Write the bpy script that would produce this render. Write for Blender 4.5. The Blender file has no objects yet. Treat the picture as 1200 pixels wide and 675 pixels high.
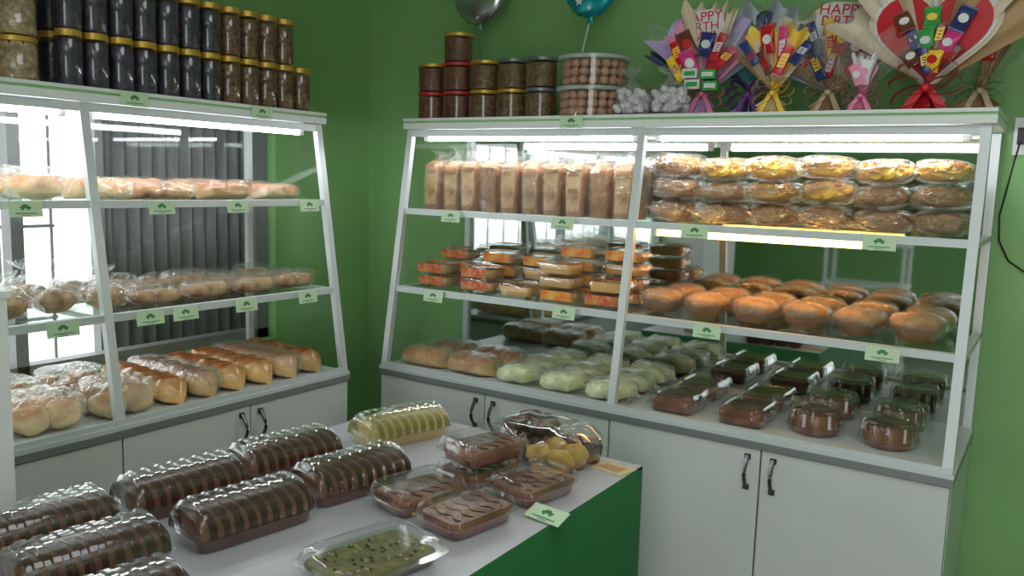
import bpy, math, random
from mathutils import Vector, Matrix, noise
R = random.Random(7)
scene = bpy.context.scene
COL = bpy.context.collection
try:
    scene.view_settings.view_transform = 'Standard'
    scene.cycles.transparent_max_bounces = 24
except Exception:
    pass

# ------------------------------------------------------------------ materials
def newmat(name):
    m = bpy.data.materials.new(name); m.use_nodes = True
    nt = m.node_tree; nt.nodes.clear()
    out = nt.nodes.new('ShaderNodeOutputMaterial')
    return m, nt, out
def col(c): return (c[0], c[1], c[2], 1)
def plain(name, c, rough=.5, metal=0, bump=0, bscale=60, var=0, vscale=6, coat=0, emis=0, c2=None, stretch=None):
    m, nt, out = newmat(name)
    b = nt.nodes.new('ShaderNodeBsdfPrincipled')
    b.inputs['Base Color'].default_value = col(c)
    b.inputs['Roughness'].default_value = rough
    b.inputs['Metallic'].default_value = metal
    b.inputs['Coat Weight'].default_value = coat
    nt.links.new(b.outputs[0], out.inputs[0])
    tc = nt.nodes.new('ShaderNodeTexCoord')
    src = tc.outputs['Object']
    if stretch:
        mp = nt.nodes.new('ShaderNodeMapping'); mp.inputs['Scale'].default_value = stretch
        nt.links.new(src, mp.inputs[0]); src = mp.outputs[0]
    if var or c2:
        n = nt.nodes.new('ShaderNodeTexNoise'); n.inputs['Scale'].default_value = vscale; n.inputs['Detail'].default_value = 5
        nt.links.new(src, n.inputs['Vector'])
        r = nt.nodes.new('ShaderNodeValToRGB')
        cc = c2 if c2 else tuple(x*(1-var) for x in c)
        r.color_ramp.elements[0].position = .35; r.color_ramp.elements[0].color = col(cc)
        r.color_ramp.elements[1].position = .65; r.color_ramp.elements[1].color = col(c)
        nt.links.new(n.outputs['Fac'], r.inputs[0]); nt.links.new(r.outputs[0], b.inputs['Base Color'])
    if bump:
        n2 = nt.nodes.new('ShaderNodeTexNoise'); n2.inputs['Scale'].default_value = bscale; n2.inputs['Detail'].default_value = 4
        nt.links.new(src, n2.inputs['Vector'])
        bp = nt.nodes.new('ShaderNodeBump'); bp.inputs['Strength'].default_value = bump; bp.inputs['Distance'].default_value = .01
        nt.links.new(n2.outputs['Fac'], bp.inputs['Height']); nt.links.new(bp.outputs[0], b.inputs['Normal'])
    if emis:
        b.inputs['Emission Color'].default_value = col(c); b.inputs['Emission Strength'].default_value = emis
    return m
def crust(name, top, side, rough=.4, bump=.3, bscale=40, spots=.25, lo=-.1, hi=.7, coat=0):
    """baked goods: browner where the crust faces up, paler sides"""
    m, nt, out = newmat(name)
    b = nt.nodes.new('ShaderNodeBsdfPrincipled'); b.inputs['Roughness'].default_value = rough
    b.inputs['Coat Weight'].default_value = coat; b.inputs['Coat Roughness'].default_value = .15
    nt.links.new(b.outputs[0], out.inputs[0])
    tc = nt.nodes.new('ShaderNodeTexCoord')
    sp = nt.nodes.new('ShaderNodeSeparateXYZ'); nt.links.new(tc.outputs['Normal'], sp.inputs[0])
    n = nt.nodes.new('ShaderNodeTexNoise'); n.inputs['Scale'].default_value = 22; n.inputs['Detail'].default_value = 5
    nt.links.new(tc.outputs['Object'], n.inputs['Vector'])
    ma = nt.nodes.new('ShaderNodeMath'); ma.operation = 'MULTIPLY_ADD'; ma.inputs[1].default_value = spots*4; ma.inputs[2].default_value = -spots*2
    nt.links.new(n.outputs['Fac'], ma.inputs[0])
    ad = nt.nodes.new('ShaderNodeMath'); nt.links.new(sp.outputs['Z'], ad.inputs[0]); nt.links.new(ma.outputs[0], ad.inputs[1])
    r = nt.nodes.new('ShaderNodeMapRange'); r.inputs['From Min'].default_value = lo; r.inputs['From Max'].default_value = hi
    nt.links.new(ad.outputs[0], r.inputs['Value'])
    mx = nt.nodes.new('ShaderNodeMix'); mx.data_type = 'RGBA'
    mx.inputs['A'].default_value = col(side); mx.inputs['B'].default_value = col(top)
    nt.links.new(r.outputs[0], mx.inputs['Factor'])
    oi = nt.nodes.new('ShaderNodeObjectInfo')
    hs = nt.nodes.new('ShaderNodeHueSaturation')
    mr = nt.nodes.new('ShaderNodeMapRange'); mr.inputs['To Min'].default_value = .75; mr.inputs['To Max'].default_value = 1.2
    nt.links.new(oi.outputs['Random'], mr.inputs['Value']); nt.links.new(mr.outputs[0], hs.inputs['Value'])
    nt.links.new(mx.outputs['Result'], hs.inputs['Color']); nt.links.new(hs.outputs[0], b.inputs['Base Color'])
    n2 = nt.nodes.new('ShaderNodeTexNoise'); n2.inputs['Scale'].default_value = bscale; n2.inputs['Detail'].default_value = 4
    nt.links.new(tc.outputs['Object'], n2.inputs['Vector'])
    bp = nt.nodes.new('ShaderNodeBump'); bp.inputs['Strength'].default_value = bump; bp.inputs['Distance'].default_value = .008
    nt.links.new(n2.outputs['Fac'], bp.inputs['Height']); nt.links.new(bp.outputs[0], b.inputs['Normal'])
    return m
def clear(name, base=.05, k=.6, tint=(1,1,1), rough=.06, bump=0, bscale=30, milk=0):
    """thin clear sheet: transparent + gloss growing at grazing angles"""
    m, nt, out = newmat(name)
    t = nt.nodes.new('ShaderNodeBsdfTransparent'); t.inputs[0].default_value = col(tint)
    g = nt.nodes.new('ShaderNodeBsdfGlossy'); g.inputs['Roughness'].default_value = rough; g.inputs['Color'].default_value = (1,1,1,1)
    lw = nt.nodes.new('ShaderNodeLayerWeight'); lw.inputs['Blend'].default_value = .5
    pw = nt.nodes.new('ShaderNodeMath'); pw.operation = 'POWER'; pw.inputs[1].default_value = 2.5
    nt.links.new(lw.outputs['Facing'], pw.inputs[0])
    ma = nt.nodes.new('ShaderNodeMath'); ma.operation = 'MULTIPLY_ADD'; ma.inputs[1].default_value = k; ma.inputs[2].default_value = base
    ma.use_clamp = True
    nt.links.new(pw.outputs[0], ma.inputs[0])
    mx = nt.nodes.new('ShaderNodeMixShader')
    nt.links.new(ma.outputs[0], mx.inputs[0]); nt.links.new(t.outputs[0], mx.inputs[1]); nt.links.new(g.outputs[0], mx.inputs[2])
    last = mx
    if bump:
        tc = nt.nodes.new('ShaderNodeTexCoord')
        n2 = nt.nodes.new('ShaderNodeTexNoise'); n2.inputs['Scale'].default_value = bscale; n2.inputs['Detail'].default_value = 3
        n2.inputs['Distortion'].default_value = 1.5
        nt.links.new(tc.outputs['Object'], n2.inputs['Vector'])
        bp = nt.nodes.new('ShaderNodeBump'); bp.inputs['Strength'].default_value = bump; bp.inputs['Distance'].default_value = .02
        nt.links.new(n2.outputs['Fac'], bp.inputs['Height'])
        nt.links.new(bp.outputs[0], g.inputs['Normal']); nt.links.new(bp.outputs[0], lw.inputs['Normal'])
    if milk:
        d = nt.nodes.new('ShaderNodeBsdfDiffuse'); d.inputs[0].default_value = (.9,.92,.93,1)
        m2 = nt.nodes.new('ShaderNodeMixShader'); m2.inputs[0].default_value = milk
        nt.links.new(last.outputs[0], m2.inputs[1]); nt.links.new(d.outputs[0], m2.inputs[2]); last = m2
    nt.links.new(last.outputs[0], out.inputs[0])
    return m
def emit(name, c, s):
    m, nt, out = newmat(name)
    e = nt.nodes.new('ShaderNodeEmission'); e.inputs[0].default_value = col(c); e.inputs[1].default_value = s
    nt.links.new(e.outputs[0], out.inputs[0]); return m

M = {}
M['wall'] = plain('wall_green_paint', (.235,.455,.17), .55, bump=.05, bscale=90, var=.1, vscale=2.5)
M['ceil'] = plain('ceiling_paint', (.7,.72,.68), .8)
M['floor'] = plain('floor_tile', (.35,.34,.32), .35, var=.2)
M['lam'] = plain('white_laminate', (.66,.68,.66), .35, var=.05, vscale=3)
M['seam'] = plain('dark_seam', (.05,.055,.05), .6)
M['alu'] = plain('powder_aluminium', (.66,.69,.71), .4, metal=.2)
M['edge'] = plain('counter_edge', (.25,.26,.26), .4, metal=.3)
M['whitetrim'] = plain('white_trim', (.75,.78,.76), .4)
M['greentrim'] = plain('pale_green_trim', (.30,.55,.25), .45)
M['handle'] = plain('handle_steel', (.12,.13,.14), .25, metal=.9)
M['cglass'] = clear('case_glass', .0, .12, (.98,.99,.985), .02)
M['sglass'] = clear('shelf_glass', .03, .35, (.86,.95,.92), .03)
M['winglass'] = clear('window_glass', .03, .3, (.95,.97,.97), .03)
M['mirror'] = plain('mirror_glass', (.50,.54,.52), .03, metal=1)
M['tube'] = emit('cool_tube', (.92,.97,1), 34)
M['warm'] = emit('warm_tube', (1,.42,.11), 19)
M['house'] = plain('tube_housing', (.8,.8,.8), .5)
M['table'] = plain('table_laminate', (.46,.46,.49), .3, c2=(.40,.40,.43), vscale=5)
M['cloth'] = plain('green_tablecloth', (.012,.15,.04), .75, bump=.3, bscale=9)
M['clear'] = clear('clear_clamshell', .06, .65, (.985,.99,.99), .07)
M['bag'] = clear('crinkled_plastic_bag', .075, .55, (.985,.99,.985), .10, bump=1.0, bscale=36, milk=.03)
M['dark'] = crust('chocolate_cake', (.135,.055,.031), (.21,.09,.05), .35, .25, 60, .1)
M['darkstripe'] = plain('chocolate_glaze', (.045,.02,.013), .3, coat=.2)
M['brownie'] = plain('brown_pudding', (.25,.10,.062), .25, bump=.2, bscale=30, c2=(.13,.05,.033), vscale=20)
M['tray'] = plain('dark_brown_tray', (.11,.04,.027), .35)
M['yellowroll'] = crust('custard_roll', (.44,.35,.10), (.60,.46,.18), .4, .3, 50, .2)
M['golden'] = crust('golden_crust', (.45,.16,.035), (.72,.44,.16), .3, .15, 30, .25, coat=.3)
M['mamon'] = crust('golden_sponge', (.56,.27,.065), (.32,.13,.035), .28, .3, 30, .2, -.1, .7, coat=.4)
M['glossbread'] = crust('glazed_bread', (.34,.095,.02), (.72,.42,.16), .25, .2, 25, .25, .1, 1.0, coat=.4)
M['palebread'] = crust('pale_bread', (.56,.22,.075), (.85,.64,.38), .5, .3, 25, .45, .0, .9)
M['loafface'] = crust('white_loaf', (.36,.15,.05), (.72,.45,.20), .5, .3, 30, .7, -.3, .5)
M['loafcrust'] = plain('loaf_crust', (.30,.12,.035), .5, c2=(.50,.25,.09), vscale=18, bump=.3)
M['pandan'] = plain('pandan_bread', (.58,.62,.26), .5, c2=(.92,.86,.62), vscale=14, bump=.3)
M['chips'] = plain('banana_chips', (.92,.60,.09), .4, c2=(.78,.38,.04), vscale=25)
M['rolls'] = plain('brown_biscuit', (.56,.29,.10), .5, c2=(.38,.16,.04), vscale=25, bump=.3)
M['pastry'] = plain('pastry_twist', (.66,.37,.16), .4, c2=(.24,.085,.035), vscale=18, bump=.4)
M['muffdark'] = plain('dark_muffin', (.035,.018,.022), .35, c2=(.11,.045,.04), vscale=30, bump=.6)
M['muffyel'] = plain('yellow_muffin', (.55,.42,.09), .4, c2=(.40,.22,.04), vscale=25, bump=.5)
M['greentop'] = plain('green_icing', (.22,.21,.07), .35, c2=(.12,.08,.035), vscale=40, bump=.4)
M['orange'] = plain('orange_label', (.85,.17,.03), .4, c2=(.9,.50,.08), vscale=30)
M['redlab'] = plain('red_label', (.60,.03,.02), .4, c2=(.80,.36,.10), vscale=35)
M['tag'] = plain('tag_card', (.56,.72,.48), .5)
M['ink'] = plain('tag_ink', (.05,.22,.09), .5)
M['gold'] = plain('gold_lid', (.62,.38,.07), .3, metal=.5)
M['redlid'] = plain('red_lid', (.45,.03,.03), .35)
M['blacklid'] = plain('grey_lid', (.22,.22,.24), .3, metal=.5)
M['jarpurple'] = plain('ube_cookies', (.06,.04,.085), .5, c2=(.02,.018,.035), vscale=60, bump=.5)
M['jarbrown'] = plain('peanut_cookies', (.24,.12,.05), .5, c2=(.08,.04,.022), vscale=70, bump=.6)
M['jartan'] = plain('tan_cookies', (.55,.40,.24), .5, c2=(.22,.14,.08), vscale=45, bump=.6)
M['jarred'] = plain('red_brown_cookies', (.24,.06,.035), .5, c2=(.07,.03,.02), vscale=60, bump=.6)
M['pinkball'] = plain('polvoron_ball', (.50,.27,.19), .5)
M['lav'] = plain('lavender_meringue', (.66,.60,.66), .6)
M['black'] = plain('black_rubber', (.012,.012,.014), .4)
M['white'] = plain('white_plastic', (.75,.76,.76), .4)
M['balsilver'] = plain('silver_foil', (.45,.47,.50), .22, metal=.85)
M['balteal'] = plain('teal_foil', (.02,.40,.48), .2, metal=.5)
M['shutter'] = plain('grey_shutter', (.20,.21,.22), .5, metal=.2, var=.3, stretch=(1,8,1))
M['frame'] = plain('window_frame_grey', (.20,.21,.22), .5)
M['ground'] = plain('pavement', (.75,.75,.73), .8, var=.1)
def P(name, c, rough=.45, **k):
    if name not in M: M[name] = plain(name, c, rough, **k)
    return M[name]

# ------------------------------------------------------------------ mesh builder
class MB:
    def __init__(s): s.v=[]; s.f=[]; s.m=[]; s.mats=[]; s.T=Matrix()
    def mi(s, mat):
        if mat not in s.mats: s.mats.append(mat)
        return s.mats.index(mat)
    def add(s, vs, fs, mat):
        o=len(s.v); i=s.mi(mat)
        s.v += [tuple(s.T @ Vector(p)) for p in vs]
        s.f += [tuple(j+o for j in f) for f in fs]; s.m += [i]*len(fs)
    def loft(s, rings, mat, c0=True, c1=True):
        n=len(rings[0]); vs=[p for r in rings for p in r]; fs=[]
        for k in range(len(rings)-1):
            for i in range(n):
                j=(i+1)%n
                fs.append((k*n+i,k*n+j,(k+1)*n+j,(k+1)*n+i))
        if c0: fs.append(tuple(reversed(range(n))))
        if c1: fs.append(tuple((len(rings)-1)*n+i for i in range(n)))
        s.add(vs,fs,mat)
    def box(s, x0,x1,y0,y1,z0,z1,mat):
        vs=[(x,y,z) for z in (z0,z1) for y in (y0,y1) for x in (x0,x1)]
        s.add(vs,[(0,2,3,1),(4,5,7,6),(0,1,5,4),(2,6,7,3),(0,4,6,2),(1,3,7,5)],mat)
    def beam(s,p,q,w,d,mat,side=(1,0,0)):
        p=Vector(p);q=Vector(q);a=Vector(side).normalized();t=(q-p).normalized();b=t.cross(a).normalized()
        rs=[[tuple(c+a*sx*w/2+b*sy*d/2) for sx,sy in((-1,-1),(1,-1),(1,1),(-1,1))] for c in (p,q)]
        s.loft(rs,mat)
    def tube(s,path,r,mat,n=8):
        path=[Vector(p) for p in path]; rings=[]
        for i,p in enumerate(path):
            t=(path[min(i+1,len(path)-1)]-path[max(i-1,0)]).normalized()
            a=t.cross(Vector((0,0,1)));
            if a.length<.1: a=t.cross(Vector((0,1,0)))
            a.normalize(); b=t.cross(a)
            rr=r[i] if isinstance(r,(list,tuple)) else r
            rings.append([tuple(p+(a*math.cos(u)+b*math.sin(u))*rr) for u in [2*math.pi*k/n for k in range(n)]])
        s.loft(rings,mat)
    def rev(s,prof,mat,n=24,rib=0,k=0,c=(0,0),c0=True,c1=True):
        rings=[]
        for r,z in prof:
            rings.append([(c[0]+math.cos(u)*(r+(rib*math.sin(k*u) if r>rib*2 else 0)),c[1]+math.sin(u)*(r+(rib*math.sin(k*u) if r>rib*2 else 0)),z) for u in [2*math.pi*i/n for i in range(n)]])
        s.loft(rings,mat,c0,c1)
    def blob(s,c,r,mat,n=14,m=9,nz=0,ns=20,e=1.0,seed=0,crease=False):
        """ellipsoid with optional noise, e<1 = boxier; crease = crumpled sheet"""
        rings=[]
        for j in range(1,m):
            v=math.pi*j/m; cz=-math.cos(v); sr=math.sin(v)
            cz=math.copysign(abs(cz)**e,cz); sr=sr**e
            ring=[]
            for i in range(n):
                u=2*math.pi*i/n; cx=math.cos(u); cy=math.sin(u)
                cx=math.copysign(abs(cx)**e,cx); cy=math.copysign(abs(cy)**e,cy)
                p=Vector((cx*sr*r[0],cy*sr*r[1],cz*r[2]))
                if nz:
                    q=noise.noise(Vector((p.x+c[0]+seed,p.y+c[1],p.z+c[2]))*ns)
                    p*=(1+.01-nz*abs(q)*1.6) if crease else (1+nz*q)
                zz=c[2]+p.z
                if s.T==Matrix() and c[2]-r[2]>-.02 and zz<.0005: zz=.0005
                ring.append((c[0]+p.x,c[1]+p.y,zz))
            rings.append(ring)
        s.loft(rings,mat)
    def bagskin(s,c,r,e=.65,seed=0,n=44,m=20,amt=.16,ns=24):
        s.blob(c,r,M['bag'],n,m,amt,ns,e,seed,True)
    def tuft(s,c,w,h,seed=0):
        """gathered bag neck with a crumpled flare"""
        rs=[]
        for q in range(7):
            t=q/6; ww=w*(.9-.65*math.sin(math.pi*min(1,t*1.25))+ (.5*t if t>.6 else 0))
            lean=.25*h*noise.noise(Vector((seed*1.3,0,0)))*t*3
            rs.append([(c[0]+lean+ww*math.cos(u)*(1+.35*noise.noise(Vector((math.cos(u)*2.5,math.sin(u)*2.5,t*3+seed)))),
                        c[1]+ww*.55*math.sin(u)*(1+.5*math.sin(5*u+seed)),c[2]+t*h*(1+.25*noise.noise(Vector((math.cos(u)*3,math.sin(u)*3,seed))))) for u in [2*math.pi*k/24 for k in range(24)]])
        s.loft(rs,M['bag'],False,False)
    def mesh(s,name):
        me=bpy.data.meshes.new(name); me.from_pydata(s.v,[],s.f)
        for m in s.mats: me.materials.append(m)
        me.polygons.foreach_set('material_index',s.m)
        me.polygons.foreach_set('use_smooth',[True]*len(s.f))
        me.update()
        try: me.set_sharp_from_angle(angle=math.radians(42))
        except Exception: pass
        return me
    def obj(s,name,loc=(0,0,0),rz=0,parent=None):
        return place(s.mesh(name),name,loc,rz,parent)
def place(me,name,loc=(0,0,0),rz=0,parent=None,sc=None,rot=None):
    o=bpy.data.objects.new(name,me); COL.objects.link(o)
    o.location=loc; o.rotation_euler=rot if rot else (0,0,rz)
    if sc: o.scale=sc
    if parent: o.parent=parent
    return o
def empty(name,loc=(0,0,0),rz=0):
    e=bpy.data.objects.new(name,None); COL.objects.link(e); e.location=loc; e.rotation_euler=(0,0,rz); e.empty_display_size=.1
    return e
def se(w,d,z,e=.35,n=48,rib=0,k=16,cx=0,cy=0):
    out=[]
    for i in range(n):
        u=2*math.pi*i/n; a=math.cos(u); b=math.sin(u)
        a=math.copysign(abs(a)**e,a); b=math.copysign(abs(b)**e,b)
        q=1+rib*math.sin(k*u)
        out.append((cx+a*w/2*q,cy+b*d/2*q,z))
    return out

# ------------------------------------------------------------------ room
def simple_box(name,x0,x1,y0,y1,z0,z1,mat):
    b=MB(); b.box(x0,x1,y0,y1,z0,z1,mat); return b.obj(name)
XR=4.6; YF=-5.2; H=2.85
simple_box('floor',-.07,XR,YF,.07,-.1,0,M['floor'])
simple_box('ceiling',-.22,XR+.15,YF-.15,.22,H,H+.1,M['ceil'])
simple_box('wall_back',-.22,XR+.15,.07,.22,0,H,M['wall'])
simple_box('wall_right',XR,XR+.15,YF,.07,0,H,M['wall'])
b=MB()
WY0,WY1,WZ0,WZ1=-3.6,-.50,.78,1.74
b.box(-.22,-.07,YF,.07,0,WZ0,M['wall']); b.box(-.22,-.07,YF,.07,WZ1,H,M['wall'])
b.box(-.22,-.07,WY1,.07,WZ0,WZ1,M['wall']); b.box(-.22,-.07,YF,WY0,WZ0,WZ1,M['wall'])
b.obj('wall_left')
b=MB()
FX0,FX1=2.55,4.3
b.box(-.22,FX0,YF-.15,YF,0,H,M['wall']); b.box(FX1,XR+.15,YF-.15,YF,0,H,M['wall']); b.box(FX0,FX1,YF-.15,YF,2.4,H,M['wall'])
b.obj('wall_front')
b=MB()
for y,w in((-3.58,.04),(-2.6,.05),(-1.95,.03),(-1.52,.04),(-.53,.06)):
    b.box(-.18,-.12,y-w/2,y+w/2,WZ0,WZ1,M['frame'])
b.box(-.18,-.12,-3.6,-.5,WZ0,WZ0+.04,M['frame']); b.box(-.18,-.12,-3.6,-.5,WZ1-.04,WZ1,M['frame'])
b.obj('window_1')
b=MB(); pts=[]
n=26; SY0,SY1=-1.12,-.36
for i in range(n+1):
    pts.append((-.30 if i%2 else -.33, SY0+i*((SY1-SY0)/n)))
for i in range(n):
    (xa,ya),(xb,yb)=pts[i],pts[i+1]
    b.add([(xa,ya,-.1),(xb,yb,-.1),(xb,yb,2.4),(xa,ya,2.4)],[(0,1,2,3)],M['shutter'])
b.box(-.34,-.29,SY0-.03,SY0,-.1,2.4,M['frame']); b.box(-.34,-.29,SY1,SY1+.03,-.1,2.4,M['frame'])
b.obj('folding_shutter')
b=MB()
for i in range(12): 
    y=-3.3+i*.19
    b.tube([(-.5,y,-.1),(-.5,y,2.4)],.006,M['frame'],6)
for z in(.9,1.25,2.0): b.box(-.505,-.495,-3.35,-1.2,z,z+.012,M['frame'])
b.obj('window_grille')
simple_box('ground',-30,-.24,-20,20,-.2,-.1,M['ground'])

# ------------------------------------------------------------------ display cases
D=.55; ZB=.75; ZT=1.66; SL=.14
def yf(z): return -D+SL*(z-ZB)/(ZT-ZB)
def build_case(name,loc,rz,L,sh,mirror,warm):
    E=empty(name,loc,rz)
    b=MB()
    b.box(.002,L-.002,-D+.021,-.001,.08,ZB-.036,M['seam']); b.box(.02,L-.02,-D+.06,-.02,0,.08,M['seam'])
    b.box(0,.0018,-D+.018,0,.0,ZB-.035,M['lam']); b.box(L-.0018,L,-D+.018,0,.0,ZB-.035,M['lam'])
    b.obj('base_carcass',parent=E)
    b=MB(); b.box(-.005,L+.005,-D-.008,0,ZB-.033,ZB-.012,M['edge']); b.box(-.005,L+.005,-D-.004,0,ZB-.012,ZB,M['alu'])
    b.obj('counter_top',parent=E)
    w=L/4
    for i in range(4):
        b=MB(); x0=i*w+.003; x1=(i+1)*w-.003
        b.box(x0,x1,-D,-D+.019,.09,ZB-.037,M['lam'])
        b.obj('door_%d'%(i+1),parent=E)
        hx=(x1-.035) if i%2==0 else (x0+.035)
        b=MB(); pts=[]
        for k in range(11):
            t=k/10; pts.append((hx,-D-.004-.026*math.sin(math.pi*t),.595+.095*t))
        b.tube(pts,[.008 if k in(0,10) else .0058 for k in range(11)],M['handle'])
        b.box(hx-.009,hx+.009,-D-.006,-D,.588,.604,M['handle']); b.box(hx-.009,hx+.009,-D-.006,-D,.681,.697,M['handle'])
        b.obj('handle_%d'%(i+1),parent=E)
    b=MB()
    for x in(.0125,L/2,L-.0125):
        b.beam((x,yf(ZB)+.012,ZB),(x,yf(ZT)+.012,ZT),.026,.022,M['alu'])
    for x in(.0125,L-.0125): b.beam((x,-.012,ZB),(x,-.012,ZT),.025,.02,M['alu'])
    b.beam((0,yf(ZB)+.012,ZB+.008),(L,yf(ZB)+.012,ZB+.008),.02,.016,M['alu'],(0,1,0))
    b.beam((0,yf(ZT)+.012,ZT-.012),(L,yf(ZT)+.012,ZT-.012),.02,.024,M['alu'],(0,1,0))
    b.obj('aluminium_frame',parent=E)
    for k,z in enumerate(sh):
        b=MB(); y=yf(z)
        b.box(.026,L-.026,y+.03,-.02,z-.002,z+.004,M['sglass'])
        b.box(.0,L,y+.008,y+.03,z-.013,z+.009,M['alu'])
        b.box(.0,.024,y+.03,-.01,z-.012,z+.004,M['alu']); b.box(L-.024,L,y+.03,-.01,z-.012,z+.004,M['alu'])
        b.box(L/2-.012,L/2+.012,y+.03,-.01,z-.012,z-.003,M['alu'])
        b.obj('shelf_%d'%(k+1),parent=E)
    b=MB(); yt=yf(ZT)
    b.box(-.012,L+.012,yt-.012,0,ZT+.004,ZT+.026,M['whitetrim'])
    b.box(-.012,L+.012,yt-.008,0,ZT+.026,ZT+.034,M['greentrim'])
    b.box(-.012,L+.012,yt-.014,0,ZT+.034,ZT+.044,M['whitetrim'])
    b.obj('top_board',parent=E)
    b=MB()
    for x0,x1 in((.028,L/2-.016),(L/2+.016,L-.028)):
        a=yf(ZB)+.004; c=yf(ZT)+.004
        b.add([(x0,a,ZB+.016),(x1,a,ZB+.016),(x1,c,ZT-.02),(x0,c,ZT-.02)],[(0,1,2,3)],M['cglass'])
    b.obj('front_glass',parent=E)
    b=MB()
    for x in(.012,L-.012):
        b.add([(x,-.022,ZB),(x,yf(ZB)+.025,ZB),(x,yf(ZT)+.025,ZT),(x,-.022,ZT)],[(0,1,2,3)],M['cglass'])
    b.obj('side_glass',parent=E)
    b=MB()
    if mirror: b.box(.026,L-.026,-.008,-.003,ZB,ZT,M['mirror'])
    else: b.add([(.026,-.006,ZB),(L-.026,-.006,ZB),(L-.026,-.006,ZT),(.026,-.006,ZT)],[(0,1,2,3)],M['winglass'])
    b.obj('back_panel',parent=E)
    k=0
    for x0,x1 in((.05,L/2-.03),(L/2+.03,L-.05)):
        k+=1
        b=MB(); y=yf(ZT)+.055
        b.box(x0,x1,y-.018,y+.018,ZT-.012,ZT+.002,M['house'])
        b.box(x0,x0+.02,y-.014,y+.014,ZT-.04,ZT-.012,M['house']); b.box(x1-.02,x1,y-.014,y+.014,ZT-.04,ZT-.012,M['house'])
        b.tube([(x0+.02,y,ZT-.027),(x1-.02,y,ZT-.027)],.012,M['tube'],10)
        b.obj('fluorescent_tube_%d'%k,parent=E)
    if warm:
        b=MB(); x0=L/2+.03; x1=L/2+.72; y=-.33; z=sh[0]-.03
        b.box(x0,x1,y-.015,y+.015,z+.014,z+.024,M['house'])
        b.tube([(x0+.01,y,z),(x1-.01,y,z)],.011,M['warm'],10)
        b.box(x0,x0+.012,y-.012,y+.012,z-.012,z+.014,M['house']); b.box(x1-.012,x1,y-.012,y+.012,z-.012,z+.014,M['house'])
        b.obj('warm_tube',parent=E)
    return E
build_case('bakery_display_case',(.53,.05,0),0,1.99,(1.35,1.05),True,True)
build_case('bakery_display_case',(-.04,-2.47,0),math.radians(90),1.81,(1.378,1.055),False,False)
def yR(z): return .05+yf(z)
def xL(z): return -.04-yf(z)

# ------------------------------------------------------------------ table
b=MB(); TX0,TX1,TY0,TY1,TZ=.95,1.83,-2.55,-.915,.74
b.box(TX0,TX1,TY0,TY1,TZ-.012,TZ,M['table'])
per=[(TX0,TY0),(TX1,TY0),(TX1,TY1),(TX0,TY1)]
def skirt(z,off,amp):
    out=[]
    for s in range(4):
        (xa,ya),(xb,yb)=per[s],per[(s+1)%4]
        nx,ny=(yb-ya),-(xb-xa); l=math.hypot(nx,ny); nx/=l; ny/=l
        for i in range(40):
            t=i/40; o=off+amp*math.sin(t*math.pi*(9 if s%2==0 else 15))*math.sin(t*math.pi)
            out.append((xa+(xb-xa)*t+nx*o,ya+(yb-ya)*t+ny*o,z))
    return out
b.loft([skirt(TZ-.001,.0,0),skirt(TZ-.012,.004,.0),skirt(.5,.008,.004),skirt(.25,.012,.010),skirt(.02,.014,.014)],M['cloth'],False,False)
for x in(TX0+.05,TX1-.05):
    for y in(TY0+.05,TY1-.05): b.box(x-.02,x+.02,y-.02,y+.02,0,TZ-.012,M['frame'])
b.obj('display_table')

b=MB(); b.box(.60,.845,-2.60,-2.02,.05,1.20,M['white']); b.box(.60,.85,-2.61,-2.015,1.20,1.215,M['white'])
b.box(.61,.83,-2.66,-2.61,.08,1.19,M['white']); b.box(.62,.64,-2.68,-2.66,.7,1.0,M['edge']); b.box(.61,.83,-2.58,-2.05,0,.05,M['seam'])
b.obj('small_refrigerator')
b=MB()
for z in(.1,.42,.74,1.06): b.box(-.3,.3,-.17,.17,z,z+.025,M['white'])
for x in(-.28,.28):
    for y in(-.15,.15): b.tube([(x,y,0),(x,y,1.08)],.015,M['white'])
b.obj('plastic_shelf_rack',(1.45,-4.0,0))

# ------------------------------------------------------------------ packaged goods
def swiss_roll(cake,stripe,name):
    b=MB(); Ln=.27; W=.145; NB=9
    b.loft([se(W*.86,Ln*.93,.001,.25),se(W*.92,Ln*.97,.026,.25)],M['tray'] if stripe==M['darkstripe'] else cake)
    b.loft([se(W*1.06,Ln*1.04,.027,.2),se(W*1.06,Ln*1.04,.029,.2)],M['clear'])
    b.loft([se(W*.92,Ln*.97,.0005,.25),se(W*1.0,Ln*1.0,.027,.25)],M['clear'],True,False)
    def arch(y,w,h,z0,n=22):
        out=[]
        for i in range(n+1):
            a=math.pi*i/n; c=math.cos(a); s=math.sin(a)
            out.append((w*math.copysign(abs(c)**.8,c), y, z0+h*abs(s)**.8))
        return out
    N=80; rs=[]
    for i in range(N+1):
        t=i/N; y=(t-.5)*Ln*.93
        e=min(1,.72+min(t,1-t)*6)
        rs.append(arch(y,(W*.42)*(.85+.15*e),(.050)*e,.026))
    b.loft(rs,cake)
    for k in range(NB):
        y0=((k+.18)/NB-.5)*Ln*.93; y1=((k+.78)/NB-.5)*Ln*.93
        rs=[]
        e=min(1,.72+min((k+.5)/NB,1-(k+.5)/NB)*6)
        for q in(0,.33,.66,1):
            a=arch(y0+(y1-y0)*q,(W*.42+.0006)*(.85+.15*e),(.0505)*e,.0262)
            rs.append([(p[0],p[1]+p[0]*.2+.004*noise.noise(Vector((p[0]*40,k,q))),p[2]) for p in a])
        b.loft(rs,stripe)
    rs=[]
    for i in range(N+1):
        t=i/N; y=(t-.5)*Ln*.985
        e=min(1,min(t,1-t)*12); e=.62+.38*math.sin(e*math.pi/2)
        s=.0018*(1 if math.sin(t*2*math.pi*NB)>0 else -1)
        rs.append(arch(y,(W*.47+s)*(.9+.1*e),(.062+s)*e,.029))
    b.loft(rs,M['clear'])
    return b.mesh(name)
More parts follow.
